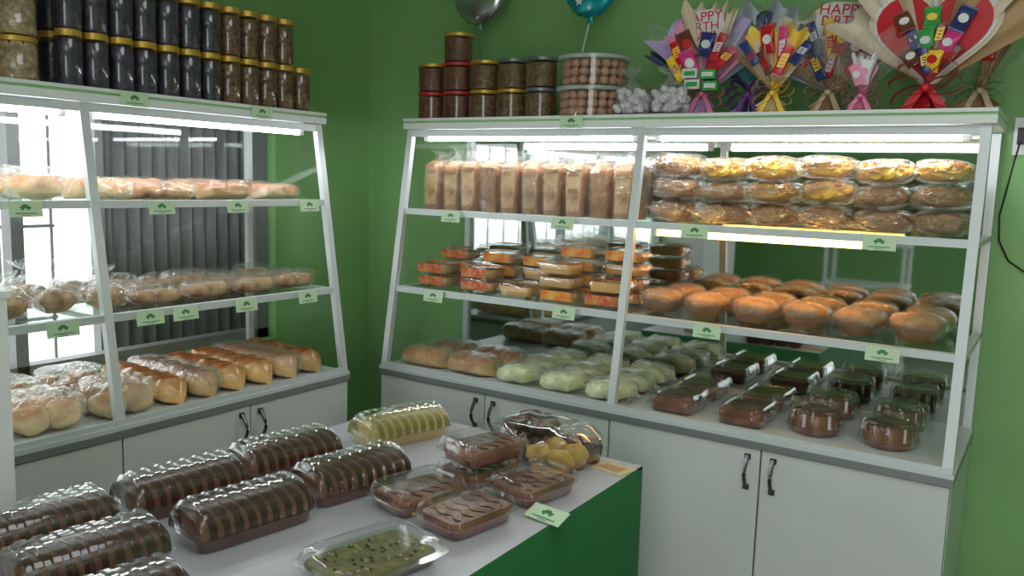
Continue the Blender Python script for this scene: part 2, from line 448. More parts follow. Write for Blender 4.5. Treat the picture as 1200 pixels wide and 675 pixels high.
ch=swiss_roll(M['dark'],M['darkstripe'],'chocolate_swiss_roll_box')
yl=swiss_roll(M['yellowroll'],P('green_glaze',(.26,.22,.06),.3),'custard_swiss_roll_box')
place(yl,'custard_swiss_roll_box',(1.175,-1.13,TZ+.001),math.radians(-14))
for x,y,r in((1.115,-1.50,-10),(1.345,-1.50,-10),(1.105,-1.79,-8),(1.33,-1.80,-9),(1.075,-2.09,-6),(1.275,-2.11,-8),(1.475,-2.20,-8)):
    place(ch,'chocolate_swiss_roll_box',(x,y,TZ+.001),math.radians(r))

def clamshell(w,d,h,mat,name,top=None,fill=.6,ribs=True,label=None,lm=0):
    b=MB(); hb=h*.45
    b.loft([se(w*.80,d*.84,.001,.25),se(w*.90,d*.93,hb,.25)],M['clear'],True,False)
    b.loft([se(w*1.0,d*1.0,hb,.2),se(w*1.0,d*1.0,hb+.002,.2)],M['clear'])
    z1=h*fill
    b.loft([se(w*.77,d*.81,.003,.25),se(w*.84,d*.88,z1*.8,.25),se(w*.80,d*.85,z1,.25)],mat)
    if top: top(b,w,d,z1)
    rb=.016 if ribs else 0
    b.loft([se(w*.93,d*.95,hb+.003,.25,96,rb,24),se(w*.86,d*.90,h*.90,.25,96,rb,24),se(w*.80,d*.86,h,.25,96),se(w*.66,d*.74,h,.25,96),se(w*.63,d*.71,h-.006,.25,96)],M['clear'],False,True)
    if label:
        if lm: b.box(-w*.28,w*.28,-d*.28,d*.28,h+.0005,h+.0012,label)
        b.box(-w*.36,w*.36,-d*.485,-d*.475,h*.12,h*.85,label)
    return b.mesh(name)
def swirl(b,w,d,z):
    for k in range(5):
        y=(k-2)*d*.15
        b.tube([(x*w*.33,y+.006*math.sin(x*6+k),z+.0006) for x in[-1+i*.2 for i in range(11)]],.0022,M['darkstripe'],6)
pud=clamshell(.145,.205,.06,M['brownie'],'brownie_box',swirl,.62)
for x,y,z,r in((1.53,-1.475,0,-12),(1.685,-1.50,0,-10),(1.71,-1.265,0,-10),(1.545,-1.255,0,-8),(1.565,-1.27,.062,-14)):
    place(pud,'brownie_box',(x,y,TZ+.001+z),math.radians(r))
def seeds(b,w,d,z):
    for i in range(60):
        x=R.uniform(-.36,.36)*w; y=R.uniform(-.38,.38)*d
        b.blob((x,y,z+.001),(.005,.003,.0025),P('pale_almond',(.45,.42,.20)) if i%2 else M['darkstripe'],6,5)
gt=clamshell(.175,.26,.05,M['greentop'],'green_iced_cake_box',seeds,.5)
place(gt,'green_iced_cake_box',(1.665,-1.775,TZ+.001),math.radians(-12))
b=MB()
for i in range(4):
    for j in range(3):
        x=-.10+i*.066; y=-.066+j*.066
        m=M['muffyel'] if i>=2 and j<2 else M['muffdark']
        b.rev([(.024,.002),(.031,.028)],M['tray'] if m!=M['muffyel'] else M['pastry'],16,.001,12,(x,y))
        b.blob((x,y,.038),(.035,.035,.024),m,16,10,.3,45,seed=i*3+j)
for k,(x,y) in enumerate(((-.03,.0),(-.085,-.03),(-.045,.06),(-.10,.05))): b.blob((x,y,.080),(.034,.034,.024),M['muffdark'],16,10,.3,45,seed=k)
b.blob((0,0,.054),(.148,.108,.054),M['clear'],44,20,.12,16,.6,2,True)
b.obj('bagged_muffins',(1.60,-1.025,TZ+.001),math.radians(-8))

rnd=MB()
rnd.rev([(.066,.002),(.072,.052),(.068,.062)],M['brownie'],32)
rnd.rev([(.068,.0005),(.075,.02)],M['clear'],48,.0,0,c1=False)
rnd.rev([(.084,.02),(.084,.022)],M['clear'],48)
rnd.rev([(.079,.024),(.076,.068),(.070,.078),(.050,.080),(.048,.076)],M['clear'],120,.0022,30,c0=False)
rnd=rnd.mesh('round_cake_container')
for x in(2.13,2.335):
    for y in(-.325,-.10): place(rnd,'round_cake_container',(x,y,.751),0)
bb=clamshell(.165,.20,.06,M['brownie'],'brownie_box',None,.7)
for x in(1.70,1.925):
    for y in(-.345,-.115): place(bb,'brownie_box',(x,y,.751),0)
def wrapped_loaf(w,d,h,mat,name,seed=0,nz=.25):
    b=MB()
    b.blob((0,0,h*.46),(w*.45,d*.44,h*.42),mat,24,12,nz,24,.7,seed)
    b.bagskin((0,0,h*.5),(w*.50,d*.50,h*.5),.6,seed+3)
    for s in(-1,1):
        rs=[]
        for q in range(4):
            t=q/3; hw=d*(.18+.16*t); zz=h*.35
            rs.append([(s*w*(.43+.07*t),hw*math.cos(u),zz*(1-.5*t)+(.012*(1-t)+.002)*math.sin(u)+.004*math.sin(5*u)*t) for u in[2*math.pi*k/16 for k in range(16)]])
        b.loft(rs,M['bag'],False,False)
    return b.mesh(name)
pw=[wrapped_loaf(.175,.155,.072,M['pandan'],'wrapped_pandan_bread',k*5) for k in range(3)]
k=0
for x in(1.105,1.288,1.47):
    for y in(-.385,-.222,-.065):
        place(pw[k%3],'wrapped_pandan_bread',(x,y,.752),R.uniform(-.03,.03)); k+=1
def long_loaf(L,W,Hh,mat,name,seg=4,bag=True,seed=0):
    b=MB(); N=48; rs=[]
    for i in range(N+1):
        t=i/N; e=math.sin(math.pi*min(1,max(.0,min(t,1-t)*6+.14))/2) ; e=min(1,e)
        md=1-.10*abs(math.cos(t*math.pi*seg))**5
        w=W/2*e*md; h=Hh*(.35+.65*e)*md; x=(t-.5)*L
        ring=[]
        for k in range(20):
            u=2*math.pi*k/20; c=math.cos(u); s=math.sin(u)
            c=math.copysign(abs(c)**.75,c); z=h*.42+(s*h*.58 if s>0 else s*h*.40)
            q=1+.10*noise.noise(Vector((x*14+seed,c*2,s*2)))
            ring.append((x,w*c*q,z*q+.001))
        rs.append(ring)
    b.loft(rs,mat)
    if bag: b.bagskin((0,0,Hh*.56),(L*.54,W*.58,Hh*.56),.55,seed,60,20,.12,20)
    return b.mesh(name)
bl=[long_loaf(.195,.13,.07,M['golden'],'bagged_brown_loaf',3,True,k*7) for k in range(2)]
for i,(x,y) in enumerate(((.67,-.385),(.888,-.38),(.68,-.22),(.898,-.22))): place(bl[i%2],'bagged_brown_loaf',(x,y,.752),0.02*(-1)**i)

def mamon(seed):
    mm=MB()
    mm.rev([(.050,.001),(.055,.012),(.064,.030)],M['mamon'],36,.0012,20,c1=False)
    mm.blob((0,0,.046),(.070,.070,.030),M['mamon'],30,12,.16,22,.85,seed)
    mm.bagskin((0,0,.042),(.078,.078,.042),.8,seed,36,16,.10,30)
    return mm.mesh('mamon_sponge_cake')
mms=[mamon(3),mamon(8),mamon(13)]
for i,(x,y) in enumerate([(1.585+.158*k,-.255) for k in range(6)]+[(1.60+.157*k,-.085) for k in range(6)]):
    place(mms[i%3],'mamon_sponge_cake',(x,y+R.uniform(-.005,.004),1.0555),R.uniform(0,6))
lb=[clamshell(.165,.125,.046,M['golden'],'pastry_box',None,.75,True,M['orange'],1),
    clamshell(.165,.125,.046,M['pastry'],'pastry_box',None,.75,True,M['redlab'],1),
    clamshell(.165,.125,.046,M['glossbread'],'pastry_box',None,.8,True,None)]
for x,y,n,kk in((.635,-.27,2,1),(.845,-.28,2,1),(1.035,-.30,1,2),(1.215,-.30,3,2),(1.40,-.29,2,1),(.64,-.13,3,1),(.85,-.13,3,0),(1.04,-.14,3,2),(1.22,-.15,4,0),(1.40,-.15,4,0)):
    for q in range(n):
        place(lb[R.randrange(3) if R.random()<.35 else kk],'pastry_box',(x+R.uniform(-.008,.008),y,1.0555+q*.0485),R.uniform(-.08,.08))
def upright(seed,name):
    b=MB(); rs=[]; N=16
    for i in range(N+1):
        t=i/N; z=.002+t*.19; e=1-.02*math.sin(t*9+seed) if t<.86 else math.cos((t-.86)/.14*.9)
        q=1+.06*noise.noise(Vector((seed,t*5,0)))+(.05 if .7<t<.92 else 0)
        rs.append(se(.070*e*q,.15*e*q,z,.3,32))
    b.loft(rs,M['loafcrust'])
    f=[[(x,-.0755*(1) - k,z) for x,z in ((-.026,.02),(.026,.02),(.029,.09),(.029,.15),(.02,.168),(-.02,.168),(-.029,.15),(-.029,.09))] for k in(-.004,.0015)]
    b.loft(f,M['loafface'])
    rs=[]
    for i in range(34):
        t=i/33; z=.001+t*(.232+.005*seed)
        e=1.0 if t<.75 else 1-.62*math.sin((t-.75)/.25*math.pi*.85)
        ring=[]
        for k in range(44):
            u=2*math.pi*k/44; c=math.cos(u); s=math.sin(u)
            c=math.copysign(abs(c)**.5,c); s=math.copysign(abs(s)**.5,s)
            q=1.03-.20*abs(noise.noise(Vector((c*3+seed*3,s*3,t*9))))
            ring.append((.0445*e*c*q,.090*e*s*q,z))
        rs.append(ring)
    b.loft(rs,M['bag'],True,False)
    return b.mesh(name)
up=[upright(k,'bagged_white_loaf') for k in range(4)]
for i in range(10):
    place(up[(i*3)%4],'bagged_white_loaf',(.60+i*.0925,-.225+R.uniform(-.012,.01),1.3555),rot=(0,R.uniform(-.02,.02),R.uniform(-.08,.08)+(math.pi if i%5==3 else 0)))
    
def chipbag(mat,seed,name,disc=True):
    b=MB(); rr=random.Random(seed)
    b.blob((0,0,.034),(.060,.10,.026),mat,16,10,.2,25,.8,seed)
    for i in range(100):
        u=rr.uniform(0,6.28); v=rr.uniform(-.3,1.4)
        p=Vector((.060*math.cos(u)*math.cos(v*.8),.106*math.sin(u)*math.cos(v*.8),.037+.022*math.sin(v)))
        Rm=Matrix.Rotation(rr.uniform(0,6),4,'Z')@Matrix.Rotation(rr.uniform(-.9,.9),4,'X')
        b.T=Matrix.Translation(p)@Rm
        r=rr.uniform(.013,.021)
        if disc: b.rev([(r,0),(r*.7,.0015),(r*.3,.002)],mat,9)
        else: b.blob((0,0,0),(r*1.0,r*.6,r*.5),mat,8,6)
        b.T=Matrix()
    b.bagskin((0,0,.038),(.080,.128,.038),.62,seed,44,20,.17,22)
    for s in(-1,1):
        rs=[]
        for q in range(4):
            t=q/3; hw=.045+.026*t
            rs.append([(hw*math.cos(u),s*(.108+.026*t),.036+.012*t+(.016*(1-t)+.001)*math.sin(u)+.006*math.sin(hw*260*math.cos(u)+seed)*t) for u in[2*math.pi*k/20 for k in range(20)]])
        b.loft(rs,M['bag'],False,False)
    return b.mesh(name)
cb=[chipbag(M['chips'],k,'banana_chips_bag') for k in(3,8,21)]
rb=[chipbag(M['rolls'],k,'biscuit_bag',False) for k in(5,11,17)]
for i in range(6):
    x=1.61+i*.160
    z=1.356
    for q in range(3):
        ch_=(q==2 and i!=0) or (q==1 and i in(2,3))
        s=R.uniform(.93,1.08)
        place((cb if ch_ else rb)[(i+q*2)%3],'banana_chips_bag' if ch_ else 'biscuit_bag',(x+R.uniform(-.006,.006),-.217+R.uniform(-.018,.010),z),rot=(R.uniform(-.03,.03) if q else 0,R.uniform(-.05,.05) if q else 0,R.uniform(-.13,.13)),sc=(1,1,s))
        z+=.0745*s

# left case goods ---------------------------------------------------
gl=[long_loaf(.42,.112,.085,M['glossbread'],'glazed_bread_loaf',6,k==2,k*9) for k in range(3)]
for i in range(6): place(gl[(i+1)%3],'glazed_bread_loaf',(.243,-.755-i*.1145,.752),R.uniform(-.03,.03))
def bunbag(r,mat,name,seed,cols=2,rows=1,h=.07,neck=False):
    b=MB()
    for i in range(cols):
        for j in range(rows):
            x=(i-(cols-1)/2)*r*1.95; y=(j-(rows-1)/2)*r*1.95
            b.blob((x,y,h*.42),(r,r,h*.40),mat,18,10,.25,28,.85,seed+i+j*3)
    b.bagskin((0,0,h*.58),(cols*r*1.10,rows*r*1.14,h*.58),.6,seed,44,20,.18,20)
    if neck: b.tuft((0,0,h*1.05),.03,.05,seed)
    return b.mesh(name)
big=[bunbag(.048,M['palebread'],'bagged_bread_rolls',k*4,2,2,.095) for k in range(2)]
for i,(x,y) in enumerate(((.36,-1.50),(.14,-1.50),(.355,-1.72),(.135,-1.72),(.36,-1.94),(.14,-1.94),(.35,-2.16))):
    place(big[i%2],'bagged_bread_rolls',(x,y,.752),R.uniform(-.08,.08))
pb=[bunbag(.043,M['pastry'],'bagged_pastries',k*6+1,2,1,.06) for k in range(3)]
i=0
for y in(-.77,-.955,-1.14,-1.325):
    for x in(.09,.205,.32):
        place(pb[i%3],'bagged_pastries',(x+R.uniform(0,.01),y+R.uniform(-.008,.008),1.0605),math.radians(90)+R.uniform(-.2,.2),sc=(1,1,R.uniform(.9,1.3))); i+=1
nb=[bunbag(.055,M['pastry'],'bagged_buns',k*6+2,1,1,.075,True) for k in range(2)]
for i,(x,y) in enumerate(((.31,-1.49),(.16,-1.50),(.30,-1.63),(.16,-1.64),(.31,-1.77),(.16,-1.78),(.3,-1.92),(.16,-1.92))): place(nb[i%2],'bagged_buns',(x,y,1.0605),R.uniform(0,3),sc=(1,1,R.uniform(.95,1.2)))
cbn=[long_loaf(.20,.105,.058,(M['golden'],M['palebread'],M['pastry'])[k],'bagged_flat_bread',(2,3,4)[k],True,k*5) for k in range(3)]
i=0
for y in(-.79,-1.02,-1.25,-1.47):
    for x in(.105,.255):
        place(cbn[i%3],'bagged_flat_bread',(x,y+R.uniform(-.004,.004),1.3835),math.radians(90)+R.uniform(-.07,.07),sc=(1,1,R.uniform(.9,1.2))); i+=1
lg=bunbag(.066,M['palebread'],'bagged_cheese_bun',4,1,1,.085)
for i,(x,y) in enumerate(((.29,-1.67),(.12,-1.68),(.28,-1.83),(.12,-1.84))): place(lg,'bagged_cheese_bun',(x,y,1.3835),i*.3)

# ------------------------------------------------------------------ jars
def jar(r,h,fill,lid,name,cookies=False):
    b=MB()
    b.rev([(r*.86,.003),(r*.90,.01),(r*.90,h*.80),(r*.7,h*.83)],fill,20)
    b.rev([(r*.90,.0),(r,.006),(r,h*.82),(r*.90,h*.88),(r*.88,h*.90)],M['clear'],24,c1=False)
    b.rev([(r*.96,h*.875),(r*.98,h*.88),(r*.98,h*.985),(r*.92,h*.998)],lid,28,.0006,28)
    if cookies:
        for k in range(5):
            for q in range(9):
                u=q*.698+k*.35; z=.016+k*(h*.78/5)
                b.T=Matrix.Translation((r*.84*math.cos(u),r*.84*math.sin(u),z+.004))@Matrix.Rotation(u,4,'Z')@Matrix.Rotation(math.radians(80),4,'Y')
                b.rev([(.005,-.003),(.014,-.003),(.016,0),(.014,.003),(.005,.003)],M['jartan'],10)
                b.T=Matrix()
    return b.mesh(name)
ZTT=1.7055
jp=jar(.037,.158,M['jarpurple'],M['gold'],'cookie_jar'); jb=jar(.037,.158,M['jarbrown'],M['gold'],'cookie_jar')
jt=jar(.055,.118,M['jartan'],M['gold'],'cookie_jar',True)
for row,x in enumerate((.30,.21,.12)):
    for i in range(12):
        y=-.70-i*.0785
        mesh=jp if i>=5 else jb
        for lv in range(2):
            if lv==1 and i==0: continue
            place(mesh,'cookie_jar',(x,y+R.uniform(-.001,.001),ZTT+lv*.1595),R.uniform(0,3))
for i in range(3):
    for lv in range(4):
        for x in(.285,.16): place(jt,'wide_cookie_jar',(x,-1.70-i*.118,ZTT+lv*.1195),R.uniform(0,3))
for i in range(5): place(jp,'cookie_jar',(.30,-1.249-i*.0785,ZTT+2*.1595),R.uniform(0,3))
jr=jar(.060,.108,M['jarred'],M['redlid'],'snack_jar'); jg=jar(.060,.108,M['jarbrown'],M['gold'],'snack_jar'); jk=jar(.060,.108,M['jarbrown'],M['blacklid'],'snack_jar')
jrg=jar(.060,.108,M['jarred'],M['gold'],'snack_jar')
for i in range(5):
    x=.555+i*.127
    place((jr,jr,jg,jg,jk)[i],'snack_jar',(x,-.24,ZTT),i)
    place((jrg,jr,jg,jk,jk)[i],'snack_jar',(x+(.0,.0,.002,.001,.0)[i],-.24,ZTT+.1095),i)
place(jrg,'snack_jar',(.68,-.24,ZTT+.219),1)
b=MB()
for q in range(3):
    for rad,cn in((.098,17),(.062,10),(.025,4)):
        for i in range(cn):
            u=2*math.pi*i/cn+q*.4
            b.blob((rad*math.cos(u),rad*math.sin(u),.018+q*.028),(.0175,.0175,.0155),M['pinkball'],8,6)
b.rev([(.116,0),(.122,.09)],M['clear'],40,c1=False)
b.rev([(.127,.090),(.128,.094),(.128,.102),(.118,.104)],clear('frosted_lid',.1,.5,(.9,.92,.92),.2,milk=.35),40)
tub=b.mesh('polvoron_tub')
place(tub,'polvoron_tub',(1.265,-.225,ZTT)); place(tub,'polvoron_tub',(1.27,-.225,ZTT+.1055))
def merbag(seed):
    b=MB(); rr=random.Random(seed)
    for i in range(70):
        p=(rr.uniform(-.05,.05),rr.uniform(-.028,.028),rr.uniform(.014,.08))
        b.blob(p,(.013,.013,.012),M['lav'],8,6)
    b.bagskin((0,0,.052),(.066,.046,.052),.7,seed,32,16,.14,22)
    b.tuft((0,0,.095),.028,.06,seed)
    return b.mesh('meringue_bag')
place(merbag(1),'meringue_bag',(1.46,-.30,ZTT+.002)); place(merbag(2),'meringue_bag',(1.595,-.31,ZTT+.002),.1)

# ------------------------------------------------------------------ bouquets
def text_add(b,s,size,mat,T,ext=.001):
    cu=bpy.data.curves.new('t','FONT'); cu.body=s; cu.size=size; cu.extrude=ext; cu.align_x='CENTER'
    o=bpy.data.objects.new('t',cu); COL.objects.link(o)
    bpy.context.view_layer.update()
    me=o.evaluated_get(bpy.context.evaluated_depsgraph_get()).to_mesh()
    vs=[tuple(v.co) for v in me.vertices]; fs=[tuple(p.vertices) for p in me.polygons]
    old=b.T; b.T=T; b.add(vs,fs,mat); b.T=old
    bpy.data.objects.remove(o); bpy.data.curves.remove(cu)
def sheet(b,a0,a1,Rr,mat,y0=0,back=.25,pleat=.012,npl=7,edge=.06,seed=0,ctr=(0,0)):
    na,nr=40,8; vs=[];fs=[]
    for i in range(na+1):
        t=i/na; a=math.radians(a0+(a1-a0)*t)
        Re=Rr*(1+edge*math.sin(t*math.pi*npl*2+seed)+.08*noise.noise(Vector((t*5,seed,0))))
        for j in range(nr+1):
            r=Re*j/nr
            yy=y0-back*r*((2*t-1)**2)-0.0+pleat*math.sin(t*math.pi*npl*2)*(j/nr)
            vs.append((ctr[0]+r*math.sin(a),yy,max(.0005,ctr[1]+r*math.cos(a))))
    for i in range(na):
        for j in range(nr):
            k=i*(nr+1)+j; fs.append((k,k+nr+1,k+nr+2,k+1))
    b.add(vs,fs,mat)
def bow(b,z,mat,s=1.0,y=-.03):
    for sg in(-1,1):
        for tl in(-.5,.15,.75):
            rs=[]
            for q in range(13):
                u=2*math.pi*q/12
                lx=.030*s*(1-math.cos(u)); lz=.016*s*math.sin(u)
                c,si=math.cos(tl),math.sin(tl)
                px=sg*(lx*c-lz*si); pz=lx*si+lz*c
                rs.append([(px,y+w,z+pz) for w in(-.011*s,.011*s)])
            vs=[p for r in rs for p in r]; fs=[(2*k,2*k+1,2*k+3,2*k+2) for k in range(12)]
            b.add(vs,fs,mat)
        vs=[(0,y-.006,z),(sg*.012*s,y-.006,z),(sg*.040*s,y-.012,max(.001,z-.06*s)),(sg*.022*s,y-.012,max(.001,z-.055*s))]
        b.add(vs,[(0,1,2,3)],mat)
    b.blob((0,y-.004,z),(.009*s,.012*s,.009*s),mat,10,7)
BR=random.Random(11)
def bar(b,x,z,a,mat,lab,y=-.02,w=.040,l=.125):
    """snack packet: long bar, or a puffed pouch"""
    b.T=Matrix.Translation((x,y,z))@Matrix.Rotation(math.radians(a),4,'Y')@Matrix.Rotation(BR.uniform(-.2,.2),4,'Z')
    kind=BR.random(); l*=BR.uniform(.8,1.1)
    if kind<.62:
        w*=BR.uniform(.75,1.0)
        b.loft([se(w,.010,-l*.44,.5,16),se(w,.014,-l*.38,.5,16),se(w,.014,l*.38,.5,16),se(w,.010,l*.44,.5,16)],mat)
        b.box(-w*.5,w*.5,-.001,.001,-l*.5,-l*.43,mat); b.box(-w*.5,w*.5,-.001,.001,l*.43,l*.5,mat)
        f=BR.choice((-.12,0,.1)); hh=BR.uniform(.12,.26)
        b.loft([[(-w*.34,yy,l*(f-hh)),(w*.34,yy,l*(f-hh)+.006),(w*.34,yy,l*(f+hh)),(-w*.34,yy,l*(f+hh)-.006)] for yy in(-.0072,-.0085)],lab)
        for q in range(3): b.box(-w*.2,w*.2,-.0092,-.0085,l*(f-hh*.6+q*hh*.45),l*(f-hh*.6+q*hh*.45)+.0035,mat)
    else:
        w*=1.35; l*=.75
        rs=[]
        for q in range(9):
            t=q/8; rs.append(se(w*(1-.06*math.sin(math.pi*t)),.003+.024*math.sin(math.pi*t),(t-.5)*l,.75,20))
        b.loft(rs,mat)
        b.box(-w*.5,w*.5,-.001,.001,-l*.58,-l*.48,mat); b.box(-w*.5,w*.5,-.001,.001,l*.48,l*.58,mat)
        b.loft([[(w*.30*math.cos(u),-.0142+yy,l*.20*math.sin(u)) for u in[2*math.pi*i/16 for i in range(16)]] for yy in(.003,-.001)],lab)
    b.T=Matrix()
red=P('wrapper_red',(.55,.012,.02),.25); navy=P('wrapper_navy',(.02,.035,.16),.25); grn=P('wrapper_green',(.04,.36,.07),.3); yel=P('wrapper_yellow',(.9,.58,.03),.3)
wht=P('wrapper_white',(.70,.70,.70),.4); brn=P('wrapper_brown',(.16,.04,.02),.25); pnk=P('paper_pink',(.78,.30,.45),.5); lil=P('paper_lilac',(.50,.38,.70),.5); mag=P('wrapper_magenta',(.65,.04,.22),.25)
crm=P('paper_cream',(.68,.57,.42),.6); kraft=P('paper_kraft',(.46,.30,.15),.6); blk=P('paper_navy',(.06,.08,.15),.5); gry=P('paper_silver',(.42,.46,.54),.35); tealp=P('paper_teal',(.08,.32,.32),.5)
ylw=P('paper_yellow',(.9,.60,.08),.5); purp=P('ribbon_purple',(.35,.12,.50),.4); rib=P('ribbon_red',(.65,.02,.03),.3); pkr=P('ribbon_pink',(.80,.25,.42),.4); beige=P('ribbon_beige',(.65,.50,.32),.5)
def bouquet(name,x,y,tie,papers,bars,bowm,skirtm,sign=None,extra=None,sc=.92,rz=0):
    b=MB()
    for i,(a0,a1,Rr,m,y0) in enumerate(papers): sheet(b,a0*1.12,a1*1.12,Rr,m,y0,.25,.012,3+i,.06,i*1.7+x*5,(0,tie))
    sheet(b,-46,46,.31,M['bag'],.02,.25,.014,5,.08,5,(0,tie))
    sheet(b,140,220,tie*1.02,skirtm,-.012,.5,.010,5,.04,1,(0,tie)); sheet(b,130,230,tie*.85,papers[0][3],-.02,.4,.012,4,.06,2,(0,tie))
    b.tube([(0,0,.0),(0,0,tie+.05)],.018,skirtm)
    for (a,r,m,l) in bars:
        a+=BR.uniform(-4,4); r*=BR.uniform(.92,1.1)
        aa=math.radians(a); bar(b,r*math.sin(aa),tie+r*math.cos(aa)*.95,a+BR.uniform(-14,14),m,l,-.022-BR.uniform(0,.03)-.05*abs(math.sin(aa)))
    bow(b,tie,bowm,1.35,-.035)
    if sign:
        sx,sz,sw,ang=sign
        T=Matrix.Translation((sx,-.012,sz))@Matrix.Rotation(math.radians(ang),4,'Y')
        b.T=T; b.loft([[(p[0],-.0015,p[1]) for p in se(sw,sw*.80,0,.6,28)],[(p[0],.0015,p[1]) for p in se(sw,sw*.80,0,.6,28)]],wht)
        b.T=Matrix()
        X90=Matrix.Rotation(math.radians(90),4,'X')
        for k,(s,sz_) in enumerate((('HAPPY',.27),('BIRTH',.25),('DAY!',.25))):
            text_add(b,s,sw*sz_*1.15,rib,T@Matrix.Translation((0,-.003,sw*(.14-.22*k)))@X90)
        b.tube([(sx,-.005,tie),(sx,-.008,sz-sw*.35)],.002,wht,6)
    if extra: extra(b)
    return place(b.mesh(name),name,(x,y,ZTT),rz,sc=(sc,sc,sc*.94))
def cups(b):
    for i,(x,z) in enumerate(((-.03,.155),(.035,.15),(-.02,.115),(.045,.108))):
        b.box(x-.027,x+.027,-.095,-.075,z-.017,z+.017,grn if i%2 else wht); b.box(x-.02,x+.02,-.097,-.095,z-.008,z+.008,wht if i%2 else grn)
bouquet('chocolate_bouquet',1.665,-.185,.085,[(-42,30,.29,lil,.01),(-30,44,.27,pnk,.0),(-14,20,.33,crm,.015),(-50,-22,.25,blk,.005),(24,52,.24,gry,-.004)],
    [(-30,.17,red,yel),(-14,.20,brn,red),(4,.19,navy,wht),(22,.17,red,wht),(-20,.12,mag,wht),(16,.12,navy,red),(36,.16,red,yel),(-40,.13,yel,red)],pkr,pnk,(-.02,.335,.16,-4),extra=cups,rz=.06)
bouquet('chocolate_bouquet',1.79,-.075,.085,[(-44,40,.28,blk,.01),(-30,30,.32,gry,.014),(-24,52,.26,tealp,.0)],
    [(-24,.17,yel,red),(-8,.21,red,wht),(8,.22,navy,wht),(22,.19,red,yel),(0,.15,brn,yel),(34,.17,mag,wht)],purp,lil,sc=.98,rz=-.08)
bouquet('chocolate_bouquet',1.91,-.235,.085,[(-34,34,.22,crm,.006),(-24,26,.27,ylw,.014),(-40,-10,.20,kraft,.0)],
    [(-26,.18,navy,red),(-8,.22,red,wht),(10,.21,mag,wht),(28,.18,navy,wht),(-12,.13,brn,red),(12,.13,red,yel)],ylw,ylw,sc=.80,rz=.1)
bouquet('chocolate_bouquet',2.05,-.11,.085,[(-52,46,.26,kraft,.006),(-36,40,.30,crm,.014),(30,54,.22,crm,-.004),(-60,-30,.24,gry,0)],
    [(-34,.17,red,wht),(-18,.19,navy,wht),(-2,.20,yel,red),(14,.19,red,yel),(30,.18,brn,wht),(4,.13,red,wht),(-20,.12,navy,yel),(40,.15,red,wht)],beige,kraft,(.02,.335,.17,6))
bouquet('chocolate_bouquet',2.18,-.29,.07,[(-24,24,.15,pnk,.006),(-14,16,.19,wht,.012)],
    [(-12,.11,pnk,wht),(8,.12,wht,pnk)],pkr,pnk,sc=.66)
b=MB(); tie=.085
sheet(b,-38,40,.42,crm,.03,.15,.012,5,.06,0,(0,tie)); sheet(b,-58,-12,.34,crm,.02,.3,.012,3,.05,1,(0,tie)); sheet(b,14,62,.35,kraft,.02,.3,.012,3,.05,2,(0,tie)); sheet(b,-30,34,.46,wht,.036,.15,.012,6,.05,3,(0,tie))
def heart(s,z0,yy,m,th=.004,c=0):
    pts=[]
    for i in range(48):
        u=2*math.pi*i/48
        hx=16*math.sin(u)**3; hz=13*math.cos(u)-5*math.cos(2*u)-2*math.cos(3*u)-math.cos(4*u)
        pts.append((c+hx/17*s,hz/17*s))
    b.loft([[(p[0],yy-th,z0+p[1]) for p in pts],[(p[0],yy,z0+p[1]) for p in pts]],m)
heart(.20,.25,.005,crm); heart(.185,.25,-.001,wht); heart(.172,.25,-.006,red,.006)
for a,r,m,l in((-38,.09,brn,wht),(-22,.13,navy,wht),(-6,.12,grn,wht),(10,.13,brn,yel),(26,.12,mag,wht),(40,.09,brn,red),(-12,.06,navy,yel),(12,.06,yel,red),(-24,.20,brn,wht),(26,.20,navy,wht),(0,.19,grn,yel)):
    aa=math.radians(a); bar(b,r*math.sin(aa)*.95,tie+.02+r*math.cos(aa),a,m,l,-.035,.036,.085)
sheet(b,142,218,tie*1.0,rib,-.01,.4,.012,5,.04,0,(0,tie)); sheet(b,125,235,tie*.8,crm,-.004,.4,.012,4,.06,0,(0,tie))
bow(b,tie-.01,rib,1.8,-.04); b.tube([(0,0,0),(0,0,tie)],.018,rib)
place(b.mesh('heart_chocolate_bouquet'),'heart_chocolate_bouquet',(2.34,-.215,ZTT),sc=(.92,.92,.88))
bouquet('chocolate_bouquet',2.46,-.04,.085,[(-6,24,.40,kraft,.01),(-2,20,.44,crm,.02)],[(2,.16,red,wht)],beige,kraft)
# ------------------------------------------------------------------ balloons
def balloon(name,x,z,r,mat,bx,star):
    b=MB(); n=40; rs=[]
    for j in range(1,14):
        v=math.pi*j/14; ring=[]
        for i in range(n):
            u=2*math.pi*i/n; pk=1+.025*math.sin(u*18)*math.sin(v)**6
            ring.append((r*math.cos(u)*math.sin(v)*pk,-.35*r*math.cos(v)*(1.0),r*math.sin(u)*math.sin(v)*pk))
        rs.append(ring)
    b.loft(rs,mat)
    b.loft([[(w*math.cos(k),w*.3*math.sin(k),-r+.01-q*.03) for k in[2*math.pi*i/10 for i in range(10)]] for q,w in((0,.018),(.5,.007),(1,.014))],mat)
    if star:
        for (sx,sz,s) in((-.03,-.05,.018),(.04,-.03,.02),(.0,.03,.025),(.01,-.075,.012),(-.055,.01,.018)):
            pts=[(sx+(s if i%2==0 else s*.45)*math.sin(i*math.pi/5),sz+(s if i%2==0 else s*.45)*math.cos(i*math.pi/5)) for i in range(10)]
            d=-.35*r*math.sqrt(max(0,1-(sx*sx+sz*sz)/(r*r)))-.003
            b.loft([[(p[0],d+.004,p[1]) for p in pts],[(p[0],d-.001,p[1]) for p in pts]],wht)
    L_=z-ZTT
    b.tube([(0,0,-r-.01),((bx-x)*.35,-.0,-r-.12),(bx-x,0,-L_+.002)],.0025,wht if star else M['blacklid'],8)
    b.rev([(.02,-L_),(.02,-L_+.006),(.006,-L_+.012)],wht,14,c=(bx-x,0))
    return b.obj(name,(x,-.10,z))
balloon('foil_balloon',.675,2.215,.125,M['balsilver'],.70,False)
